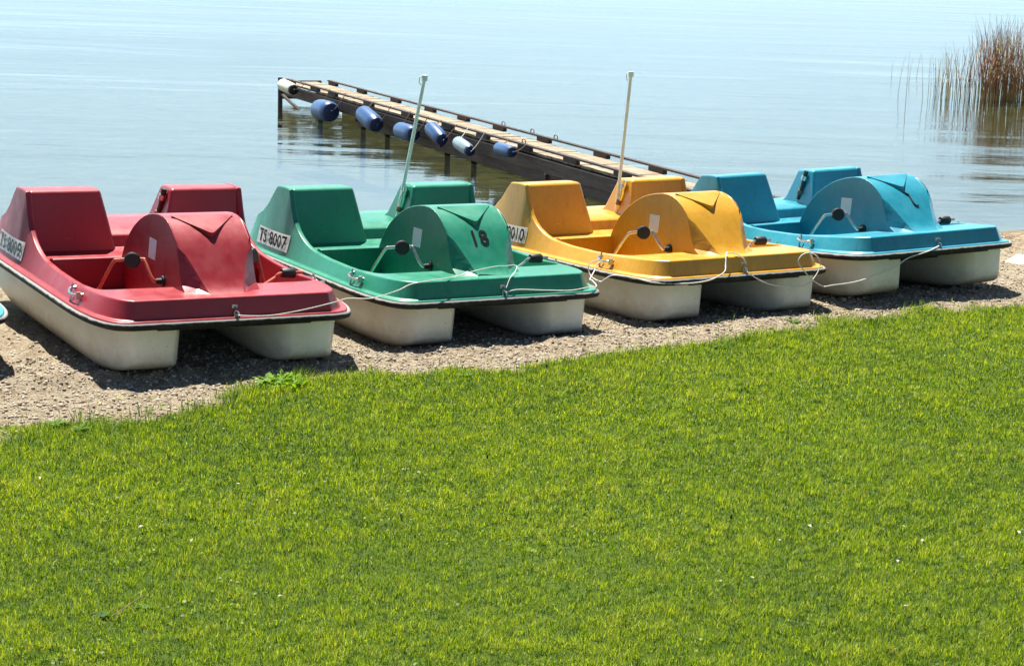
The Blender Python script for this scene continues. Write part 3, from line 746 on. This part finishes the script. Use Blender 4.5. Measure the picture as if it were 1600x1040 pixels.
# ------------------------------------------------------------------ gravel
def pebbles():
    ico = bmesh.new(); bmesh.ops.create_icosphere(ico, subdivisions=1, radius=1)
    V0 = np.array([v.co[:] for v in ico.verts]); F0 = np.array([[v.index for v in f.verts] for f in ico.faces]); ico.free()
    def scatter(n, t0, t1, n0, n1): 
        t = rng.uniform(t0, t1, n); q = rng.uniform(n0, n1, n); return t, q
    parts = [scatter(30000, 1.6, 12.5, 10.1, 11.9), scatter(5000, 1.6, 12.5, 11.9, 13.0), scatter(3500, 11.0, 13.8, 11.5, 15.1)]
    t = np.concatenate([p[0] for p in parts]); q = np.concatenate([p[1] for p in parts]); x, y = xy(t, q)
    e = grass_edge(t) + vnoise(x, y, 1.3, 24) * .16 + vnoise(x, y, 3, 21) * .22; keep = rng.random(len(t)) < np.clip((q - e + .08) / .15, 0, 1)
    x, y = x[keep], y[keep]; n = len(x); z = gz(x, y)
    s = .0035 + .010 * rng.random(n) ** 3.2
    sc = s[:, None] * rng.uniform(.65, 1.35, (n, 3)); sc[:, 2] *= .7
    a = rng.uniform(0, 2 * np.pi, n); ca, sa = np.cos(a), np.sin(a)
    P = V0[None] * sc[:, None, :] * rng.uniform(.85, 1.15, (n, 12, 1))
    X = P[..., 0] * ca[:, None] - P[..., 1] * sa[:, None] + x[:, None]; Y = P[..., 0] * sa[:, None] + P[..., 1] * ca[:, None] + y[:, None]
    Z = P[..., 2] + z[:, None] + sc[:, 2:3] * .35
    V = np.stack([X, Y, Z], -1).reshape(-1, 3); F = (F0[None] + np.arange(n)[:, None, None] * 12).reshape(-1, 3)
    me = mesh_np('gravel', V, [F], False)
    at = me.attributes.new('tone', 'FLOAT', 'POINT'); at.data.foreach_set('value', np.repeat(rng.random(n), 12).astype(np.float32))
    m, tt, b = new_mat('gravel_stone'); an = nd(tt, 'ShaderNodeAttribute'); an.attribute_name = 'tone'
    r = ramp(tt, an.outputs['Fac'], [(0, (0.082, 0.053, 0.037)), (.2, (0.197, 0.148, 0.098)), (.5, (0.394, 0.328, 0.230)), (.8, (0.459, 0.402, 0.303)), (1, (0.525, 0.476, 0.394))])
    tt.links.new(r.outputs[0], b.inputs['Base Color']); b.inputs['Roughness'].default_value = .85
    tag(link('gravel', me, m), 'loose beige gravel strewn over the beach strip in front of the boats', 'gravel', kind='stuff')
pebbles()

def debris():
    n = 2600; t = np.concatenate([rng.uniform(11.4, 14.6, 1800), rng.uniform(1.8, 12, 800)]); q = np.concatenate([rng.normal(14.3, .45, 1800), rng.uniform(10.9, 15, 800)])
    x, y = xy(t, q); z = gz(x, y) + .004; L = rng.uniform(.02, .11, n) * np.where(t > 11.4, 1, .5); w_ = rng.uniform(.0015, .004, n); a = rng.uniform(0, 6.28, n); up = rng.uniform(0, .25, n)
    dx, dy = np.cos(a) * L / 2, np.sin(a) * L / 2; px, py = -np.sin(a) * w_, np.cos(a) * w_
    V = np.stack([np.stack([x - dx + px, y - dy + py, z], -1), np.stack([x - dx - px, y - dy - py, z], -1), np.stack([x + dx - px, y + dy - py, z + up * L], -1), np.stack([x + dx + px, y + dy + py, z + up * L], -1),
                  np.stack([x, y, z + w_ * 2.2 + up * L * .6], -1)], 1).reshape(-1, 3)
    o = (np.arange(n) * 5)[:, None]; F = np.concatenate([o + np.array([[0, 1, 4]]), o + np.array([[1, 2, 4]]), o + np.array([[2, 3, 4]]), o + np.array([[3, 0, 4]])])
    me = mesh_np('washed_up_debris', V, [F]); at = me.attributes.new('tone', 'FLOAT', 'POINT'); at.data.foreach_set('value', np.repeat(rng.random(n), 5).astype(np.float32))
    m, tt, b = new_mat('dry_stalks'); an = nd(tt, 'ShaderNodeAttribute'); an.attribute_name = 'tone'
    r = ramp(tt, an.outputs['Fac'], [(0, (.05, .03, .02)), (.5, (.16, .10, .05)), (1, (.38, .29, .17))]); tt.links.new(r.outputs[0], b.inputs['Base Color']); b.inputs['Roughness'].default_value = .9
    tag(link('washed_up_debris', me, m), 'brown dry reed bits washed up along the waterline and strewn on the gravel', 'debris', kind='stuff')
debris()

# ------------------------------------------------------------------ grass
def leaf_mat(name, stops, trans=.35, rough=.45):
    m = bpy.data.materials.new(name); m.use_nodes = True; t = m.node_tree; b = t.nodes['Principled BSDF']; out = t.nodes['Material Output']
    an = nd(t, 'ShaderNodeAttribute'); an.attribute_name = 'tone'
    r = ramp(t, an.outputs['Fac'], stops); t.links.new(r.outputs[0], b.inputs['Base Color']); b.inputs['Roughness'].default_value = rough
    b.inputs['Specular IOR Level'].default_value = .28
    tl = nd(t, 'ShaderNodeBsdfTranslucent'); 
    mu = nd(t, 'ShaderNodeMixRGB'); mu.blend_type = 'MULTIPLY'; mu.inputs[0].default_value = 1; mu.inputs[2].default_value = (1.5, 1.6, .5, 1)
    t.links.new(r.outputs[0], mu.inputs[1]); t.links.new(mu.outputs[0], tl.inputs[0])
    mx = nd(t, 'ShaderNodeMixShader'); mx.inputs[0].default_value = trans
    t.links.new(b.outputs[0], mx.inputs[1]); t.links.new(tl.outputs[0], mx.inputs[2]); t.links.new(mx.outputs[0], out.inputs[0]); return m
GRASS = leaf_mat('grass_blades', [(0, (.24, .17, .07)), (.05, (.17, .18, .04)), (.12, (.018, .055, .004)), (.35, (.078, .145, .006)), (.70, (.175, .245, .009)), (1, (.35, .38, .035))], .42, .5)

def blades(x, y, h, wd, lean, tone, az=None):
    """each blade: 5 verts (two quads-worth: a quad and a triangle), bent"""
    n = len(x); z = gz(x, y); az = rng.uniform(0, 2 * np.pi, n) if az is None else az
    fz = az + np.pi / 2 + rng.uniform(-.6, .6, n)
    dx, dy = np.cos(az), np.sin(az); wx, wy = np.cos(fz) * wd / 2, np.sin(fz) * wd / 2
    bx = dx * lean * h; by = dy * lean * h
    zc = np.sqrt(np.clip(1 - lean ** 2, .08, 1)) * h
    V = np.empty((n, 5, 3), np.float32)
    V[:, 0] = np.stack([x - wx, y - wy, z - .004], -1); V[:, 1] = np.stack([x + wx, y + wy, z - .004], -1)
    V[:, 2] = np.stack([x + wx * .8 + bx * .38, y + wy * .8 + by * .38, z + zc * .58], -1)
    V[:, 3] = np.stack([x - wx * .8 + bx * .38, y - wy * .8 + by * .38, z + zc * .58], -1)
    V[:, 4] = np.stack([x + bx, y + by, z + zc], -1)
    o = (np.arange(n) * 5)[:, None]
    return V.reshape(-1, 3), o + np.array([[0, 1, 2, 3]]), o + np.array([[3, 2, 4]]), np.repeat(tone, 5)

def lawn():
    def zone(n, y0, y1, m0, m1):
        """area widening away from the viewer; m0,m1 side margins"""
        y = np.sqrt(rng.uniform(y0 ** 2, y1 ** 2, n)); hw = .262 * y; x = rng.uniform(-hw - m0, hw + m1, n) if False else rng.uniform(-1, 1, n) * (hw + m0)
        return x, y
    L = []
    dens = [(6.5, 8.6, 15500), (8.6, 10.8, 12000), (10.8, 15.8, 8500)]
    for y0, y1, d in dens:
        area = ((.262 * y0 + .5) + (.262 * y1 + .5)) * (y1 - y0); n = int(area * d)
        y = rng.uniform(y0, y1, n); hw = .262 * y + .5; x = rng.uniform(-1, 1, n) * hw
        L.append((x, y, np.full(n, y0)))
    # sparser surroundings beyond the frame
    n = 60000; x = rng.uniform(-9, 9, n); y = rng.uniform(2, 17, n); k = (np.abs(x) > .262 * y + .5) | (y < 6.5); L.append((x[k], y[k], np.full(k.sum(), 0.)))
    x = np.concatenate([l[0] for l in L]); y = np.concatenate([l[1] for l in L]); lod = np.concatenate([l[2] for l in L])
    t, q = tn(x, y)
    e = grass_edge(t) + vnoise(x, y, 1.3, 24) * .16 + vnoise(x, y, 3, 21) * .22 + vnoise(x, y, 11, 22) * .14
    keep = rng.random(len(x)) < np.clip((e - q + .10) / .24, 0, 1) ** 1.4 + .018 * (q < e + .45) * (vnoise(x, y, 9, 44) > .12)
    # thin worn spots
    p1 = vnoise(x, y, 1.1, 31); p2 = vnoise(x, y, 4.5, 32); p3 = vnoise(x, y, 14, 33); p4 = vnoise(x, y, 35, 34)
    keep &= rng.random(len(x)) < np.clip(1.15 + p3 * .7 + p4 * 1.5, .22, 1)
    x, y, lod, q, e, p1, p2, p3, p4 = [a[keep] for a in (x, y, lod, q, e, p1, p2, p3, p4)]; n = len(x)
    hgt = (.022 + .016 * rng.random(n)) * (1 + p2 * .4 + p3 * .4 + p4 * .6); hgt *= np.where(rng.random(n) < .006, 1.6, 1)
    near_edge = np.clip(1 - (e - q) / .35, 0, 1); hgt *= 1 + near_edge * rng.random(n) * .7
    wd = np.where(lod < .1, .007, np.where(lod < 8, .0032, np.where(lod < 10, .0038, .0046))) * rng.uniform(.7, 1.35, n)
    lean = rng.beta(2.4, 1.6, n) * 1.0
    tone = np.clip(.62 + p1 * .16 + p2 * .22 + p3 * .26 + p4 * .38 - .34 * (p4 + p3 * .5 < -.22) + rng.normal(0, .25, n), .11, 1)
    dry = rng.random(n) < np.clip(.022 + np.clip(p2 - .12, 0, 1) * .25, 0, .3); tone[dry] = rng.uniform(0, .07, dry.sum())
    V, Q, T, A = blades(x, y, hgt, wd, np.clip(lean, .05, .96), tone)
    # clover-like broad low leaves in patches
    nc = 12000; yc = rng.uniform(6.5, 14.5, nc); xc = rng.uniform(-1, 1, nc) * (.262 * yc + .4); tc_, qc = tn(xc, yc)
    kc = (qc < grass_edge(tc_) - .12) & (rng.random(nc) < np.clip((vnoise(xc, yc, 1.7, 41) + .5 * vnoise(xc, yc, 6, 42) - .05) * 5, .02, 1)); xc, yc = xc[kc], yc[kc]; nc = len(xc)
    zc = gz(xc, yc) + rng.uniform(.016, .036, nc); a1 = rng.uniform(0, 6.28, nc); r1 = rng.uniform(.004, .0085, nc); tl_ = rng.uniform(-.5, .5, (nc, 2))
    P = []
    for k in range(6):
        aa = a1 + k * np.pi / 3; rr = r1 * (1 if k % 2 else .85); ux, uy = np.cos(aa) * rr, np.sin(aa) * rr; P.append(np.stack([xc + ux, yc + uy, zc + ux * tl_[:, 0] + uy * tl_[:, 1]], -1))
    VC = np.stack(P, 1).reshape(-1, 3); FC = len(V) + (np.arange(nc) * 6)[:, None] + np.arange(6)[None]
    V = np.concatenate([V, VC]); A = np.concatenate([A, np.repeat(rng.uniform(.2, .7, nc), 6)])
    me = mesh_np('lawn', V, [Q, T, FC], False)
    a = me.attributes.new('tone', 'FLOAT', 'POINT'); a.data.foreach_set('value', A.astype(np.float32))
    tag(link('lawn', me, GRASS), 'short bright green grass covering the whole foreground', 'grass', kind='stuff')
    print('blades', n)
lawn()

def tuft(x, y, n, h, wd, spread, tones, name, label, cat, group=None, mat=None):
    px = x + rng.normal(0, spread, n); py = y + rng.normal(0, spread, n)
    V, Q, T, A = blades(px, py, h * rng.uniform(.55, 1.1, n), wd * rng.uniform(.7, 1.2, n), rng.uniform(.1, .8, n), rng.uniform(*tones, n), az=np.arctan2(py - y, px - x) + rng.normal(0, .5, n))
    c = Vector((x, y, float(gz(x, y)))); V = V - np.array(c[:], np.float32)
    me = mesh_np(name, V, [Q, T]); a = me.attributes.new('tone', 'FLOAT', 'POINT'); a.data.foreach_set('value', A.astype(np.float32))
    o = link(name, me, mat or GRASS); o.location = c; tag(o, label, cat, group); return o
G = 'long grass tufts along the lawn edge'
tuft(-1.30, 11.60, 120, .11, .006, .055, (.3, .8), 'grass_tuft', 'tall grass tuft behind the bright leafy weed', 'grass tuft', G)
tuft(-2.36, 10.55, 40, .09, .005, .05, (.2, .6), 'grass_tuft', 'tall thin grass tuft at the left end of the lawn edge', 'grass tuft', G)
tuft(-1.80, 10.80, 40, .085, .005, .04, (.2, .6), 'grass_tuft', 'thin grass tuft on the gravel left of the leafy weed', 'grass tuft', G)
tuft(-2.06, 10.72, 26, .09, .005, .03, (.2, .5), 'grass_tuft', 'upright sparse grass tuft below the red boat bow', 'grass tuft', G)
tuft(-1.6, 11.0, 22, .08, .005, .03, (.2, .5), 'grass_tuft', 'tuft of long grass right of the sparse one at the sand bay', 'grass tuft', G)
tuft(1.62, 13.25, 60, .07, .006, .03, (.1, .5), 'grass_tuft', 'dark grass tuft below the gap between yellow and blue boats', 'grass tuft', G)
tuft(2.62, 14.0, 70, .07, .006, .032, (.1, .5), 'grass_tuft', 'grass tuft at the lawn edge below the blue boat', 'grass tuft', G)

WEED = leaf_mat('weed_leaves', [(0, (.05, .10, .02)), (.5, (.12, .24, .02)), (1, (.24, .38, .02))], .4, .75)
def weed(x, y, n, L, wd, tone, label, up=.5, spread=.0):
    """rosette of broad toothed leaves"""
    m = []; F = []; A = []; o = 0; z0 = float(gz(x, y)); NL = 6
    for k in range(n):
        a = k / n * 2 * math.pi * 2.4 + random.uniform(-.3, .3); l = L * random.uniform(.55, 1.1); ww = wd * random.uniform(.7, 1.2); el = up * random.uniform(.5, 1.3)
        tn_ = tone + random.uniform(-.18, .18); ox, oy = random.gauss(0, spread), random.gauss(0, spread)
        for i in range(NL + 1):
            f = i / NL; wv = ww * math.sin(min(1, f * 1.05 + .06) * math.pi) ** .8 * (1 + .25 * (i % 2)) + .001
            r = l * (f - .12 * f * f); z = l * (el * f - .55 * f * f * el) + .006
            cx, cy = math.cos(a) * r + ox, math.sin(a) * r + oy
            m += [(cx - math.sin(a) * wv / 2, cy + math.cos(a) * wv / 2, z + .004 * math.sin(i)), (cx + math.sin(a) * wv / 2, cy - math.cos(a) * wv / 2, z)]
            A += [tn_, tn_]
            if i: F.append((o + 2 * i - 2, o + 2 * i - 1, o + 2 * i + 1, o + 2 * i))
        o += 2 * (NL + 1)
    me = mesh_np('weed', m, [np.array(F)], True); a = me.attributes.new('tone', 'FLOAT', 'POINT'); a.data.foreach_set('value', np.clip(A, 0, 1).astype(np.float32))
    ob = link('weed_plant', me, WEED); ob.location = (x, y, z0); tag(ob, label, 'weed', 'leafy weeds in the lawn')
weed(-1.38, 11.52, 130, .10, .020, .62, 'large bright yellow-green leafy weed at the lawn edge below the red boat', 1.0, .055)
weed(-2.48, 10.44, 16, .09, .022, .45, 'dark weed with pale leaves at the left lawn edge', .5)
weed(-2.33, 10.32, 12, .08, .020, .2, 'small dark weed standing right beside the pale leaved one', .9)
weed(-1.62, 7.52, 20, .06, .018, .1, 'flat broad leafed weed low in the left of the lawn', .35)
weed(-1.47, 7.62, 12, .055, .018, .25, 'small green weed beside the dry twig', .4)
weed(2.05, 14.02, 12, .09, .02, .3, 'small weed on the gravel below the gap beside the blue boat', .6)
weed(1.4, 13.05, 10, .07, .02, .25, 'small dark weed below the yellow boat bow', .6)
weed(-.28, 11.95, 12, .07, .022, .5, 'low leafy weed at the lawn edge below the green boat', .4)

# plantain seed heads, twig, fallen petals
def seed_head(x, y, h, label):
    z = float(gz(x, y)); r = empty('plantain_stalk', Matrix.Translation((x, y, z))); tag(r, label, 'seed stalk', 'dark seed heads in the lawn')
    m = MB(); m.tube([(0, 0, 0), (.004, 0, h * .5), (.008, 0, h)], .0012, 5); link('stalk', m.mesh('stalk'), RUST, r)
    m = MB(); m.tube([(.008, 0, h), (.008, 0, h + .006), (.009, 0, h + .016), (.009, 0, h + .022)], [.002, .0055, .0055, .0015], 8); link('seed_head', m.mesh('seed_head'), BLACK, r)
seed_head(-.115, 9.78, .075, 'dark seed head on a thin stalk in the middle of the lawn')
seed_head(.155, 12.08, .075, 'dark seed stalk at the lawn edge below the green boat')
seed_head(.215, 12.02, .06, 'shorter seed stalk right beside the one below the green boat')
seed_head(1.05, 8.9, .06, 'dark seed head low at the right of the lawn')
def twig():
    m = MB(); m.tube([(-1.56, 7.45, .018), (-1.52, 7.50, .035), (-1.50, 7.56, .04), (-1.47, 7.66, .038)], [.0022, .0028, .002, .0012], 6)
    tag(link('twig', m.mesh('twig'), plain('dry_twig', (.17, .11, .055), .8)), 'curved dry brown twig lying in the lower left lawn', 'twig')
twig()
PETAL = plain('pale_petal', (.60, .58, .46), .6, 0, .1, 60, 0)
def petal(u_, label):
    x, y = u_; z = float(gz(x, y)) + .040; m = MB(); a = random.uniform(0, 6.28); n = 7; L = random.uniform(.009, .015)
    V = [(math.cos(a) * L * (i / n - .5) * 2, math.sin(a) * L * (i / n - .5) * 2, .006 * math.sin(i / n * math.pi)) for i in range(n + 1)]
    T = []; 
    for i, v in enumerate(V):
        ww = .007 * math.sin((i + .3) / (n + .6) * math.pi); T += [(v[0] - math.sin(a) * ww, v[1] + math.cos(a) * ww, v[2] + .002), (v[0] + math.sin(a) * ww, v[1] - math.cos(a) * ww, v[2])]
    m.poly(T, [(2 * i, 2 * i + 1, 2 * i + 3, 2 * i + 2) for i in range(n)])
    bmesh.ops.solidify(m.bm, geom=m.bm.faces[:], thickness=.0008)
    o = link('fallen_petal', m.mesh('fallen_petal'), PETAL); o.location = (x, y, z); o.rotation_euler = (random.uniform(-.4, .4), random.uniform(-.4, .4), 0)
    tag(o, label, 'petal', 'pale fallen petals in the lawn')
f_, h_c, pt, rl = 3074.8, 2.772, rad(11.758), rad(-1.794)
def at(u, v, z=.0):   # point on the level z seen at a photo pixel (used only to measure where small things lie)
    a, b = (u - 800) / f_, (520 - v) / f_; cr, sr = math.cos(rl), math.sin(rl); X, Y = a * cr + b * sr, -a * sr + b * cr
    d = Vector((X, math.cos(pt) + Y * math.sin(pt), -math.sin(pt) + Y * math.cos(pt))); k = (z - h_c) / d.z; return d.x * k, d.y * k
for (u, v), lab in {(63, 748): 'pale petal high at the left of the lawn', (1265, 826): 'pale petal right of the lawn centre', (1175, 905): 'pale petal below and left of two others at lower right',
                    (1415, 952): 'larger pale petal near the bottom right', (1441, 850): 'pale petal at the right side of the lawn', (1410, 828): 'petal above the others at the right side',
                    (220, 822): 'thin pale petal in the left half of the lawn', (372, 757): 'pale petal in the upper left lawn near the dark tufts', (630, 735): 'small petal above the lawn centre',
                    (655, 740): 'small petal just right of another above the lawn centre', (1403, 882): 'tiny petal between others at lower right', (1218, 848): 'small petal near the lawn centre right',
                    (300, 843): 'pale petal left of the lawn centre', (438, 930): 'petal low in the left centre of the lawn', (1600 - 8, 836): 'pale petal at the right edge of the lawn'}.items():
    petal(at(u, v, .03), lab)

# ------------------------------------------------------------------ reeds
REED = leaf_mat('reed_stems', [(0, (.16, .07, .04)), (.35, (.38, .15, .08)), (.6, (.30, .23, .09)), (.85, (.42, .38, .18)), (1, (.58, .50, .3))], .2, .6)
def stems(xs, ys, hs, ws, tones, bend):
    """one bent tapered three-sided stem per entry plus a hanging leaf"""
    V = []; Q = []; A = []; o = 0; K = 6
    for x, y, h, w_, tn_, b in zip(xs, ys, hs, ws, tones, bend):
        a = random.uniform(0, 6.28)
        for i in range(K + 1):
            f = i / K; cx = x + math.cos(a) * b * h * f * f; cy = y + math.sin(a) * b * h * f * f; cz = WATER - .12 + (h + .12) * f; r = w_ * (1 - .75 * f)
            for j in range(3): V.append((cx + r * math.cos(j * 2.094), cy + r * math.sin(j * 2.094), cz)); A.append(np.clip(tn_ + (.25 if f < .3 else 0), 0, 1))
            if i:
                for j in range(3): Q.append((o + 3 * i - 3 + j, o + 3 * i - 3 + (j + 1) % 3, o + 3 * i + (j + 1) % 3, o + 3 * i + j))
        o += 3 * (K + 1)
        for _ in range(random.choice((1, 1, 2, 3))):
            f = random.uniform(.35, .85); la = random.uniform(0, 6.28); ll = h * random.uniform(.12, .3)
            cx = x + math.cos(a) * b * h * f * f; cy = y + math.sin(a) * b * h * f * f; cz = WATER - .12 + (h + .12) * f
            for i in range(4):
                g = i / 3; px, py, pz = cx + math.cos(la) * ll * .5 * g, cy + math.sin(la) * ll * .5 * g, cz + ll * (g - .9 * g * g) ; ww = .006 * (1 - g * .9)
                V += [(px - math.sin(la) * ww, py + math.cos(la) * ww, pz), (px + math.sin(la) * ww, py - math.cos(la) * ww, pz)]; A += [tn_, tn_]
                if i: Q.append((o + 2 * i - 2, o + 2 * i - 1, o + 2 * i + 1, o + 2 * i))
            o += 8
    return V, Q, A
def reeds():
    def build(name, n, fx, fy, fh, fw, ft, fb, loc):
        xs = [fx() for _ in range(n)]; ys = [fy(x) for x in xs]
        V, Q, A = stems(xs, ys, [fh(x) for x in xs], [fw() for _ in range(n)], [ft(x) for x in xs], [fb() for _ in range(n)])
        me = mesh_np(name, np.array(V) - np.array(loc), [np.array(Q)]); a = me.attributes.new('tone', 'FLOAT', 'POINT'); a.data.foreach_set('value', np.array(A, np.float32))
        o = link(name, me, REED); o.location = loc; return o
    R = random.Random(5)
    def fh(x):
        k = np.interp(x, [7.8, 8.5, 8.9, 12], [.7, 1.0, 1.35, 1.5]); return max(.35, k * R.triangular(.45, 1.22, .95))
    o = build('reed_bed', 640, lambda: 8.90 + abs(R.gauss(0, 1.1)) if R.random() < .88 else R.uniform(8.0, 8.95), lambda x: 38.0 + R.uniform(-.55, .7), fh, lambda: R.uniform(.0045, .0085), lambda x: min(1, max(0, R.gauss(.38 if x > 8.6 else .6, .22))), lambda: R.triangular(0, .34, .08), (9, 38, WATER))
    tag(o, 'dense clump of reddish brown reeds standing in the water at the right edge', 'reeds', kind='stuff')
    for u, v, h, lab in [(1403, 150, .8, 'second lone reed from the left, rising from open water'), (1415, 160, .95, 'tall lone reed, the lowest rooted of the left ones'), (1420, 128, .5, 'short lone reed standing farther out behind the tall ones'),
                         (1441, 160, .9, 'tall lone reed midway between the left pair and the clump'), (1450, 152, .75, 'lone reed just right of the tall middle one'), (1462, 150, .7, 'lone reed second nearest to the clump'),
                         (1393, 120, .35, 'shortest lone reed, leftmost of all'), (1432, 120, .5, 'short far lone reed right of the other short one'), (1471, 152, .85, 'lone reed right at the left edge of the clump')]:
        x, y = at(u, v, WATER)
        V, Q, A = stems([x], [y], [h], [.006], [.5], [random.uniform(.02, .14)])
        me = mesh_np('reed', np.array(V) - np.array((x, y, WATER)), [np.array(Q)]); a = me.attributes.new('tone', 'FLOAT', 'POINT'); a.data.foreach_set('value', np.array(A, np.float32))
        o = link('reed_stem', me, REED); o.location = (x, y, WATER)
        tag(o, lab, 'reed', 'lone reeds beside the reed clump')
reeds()
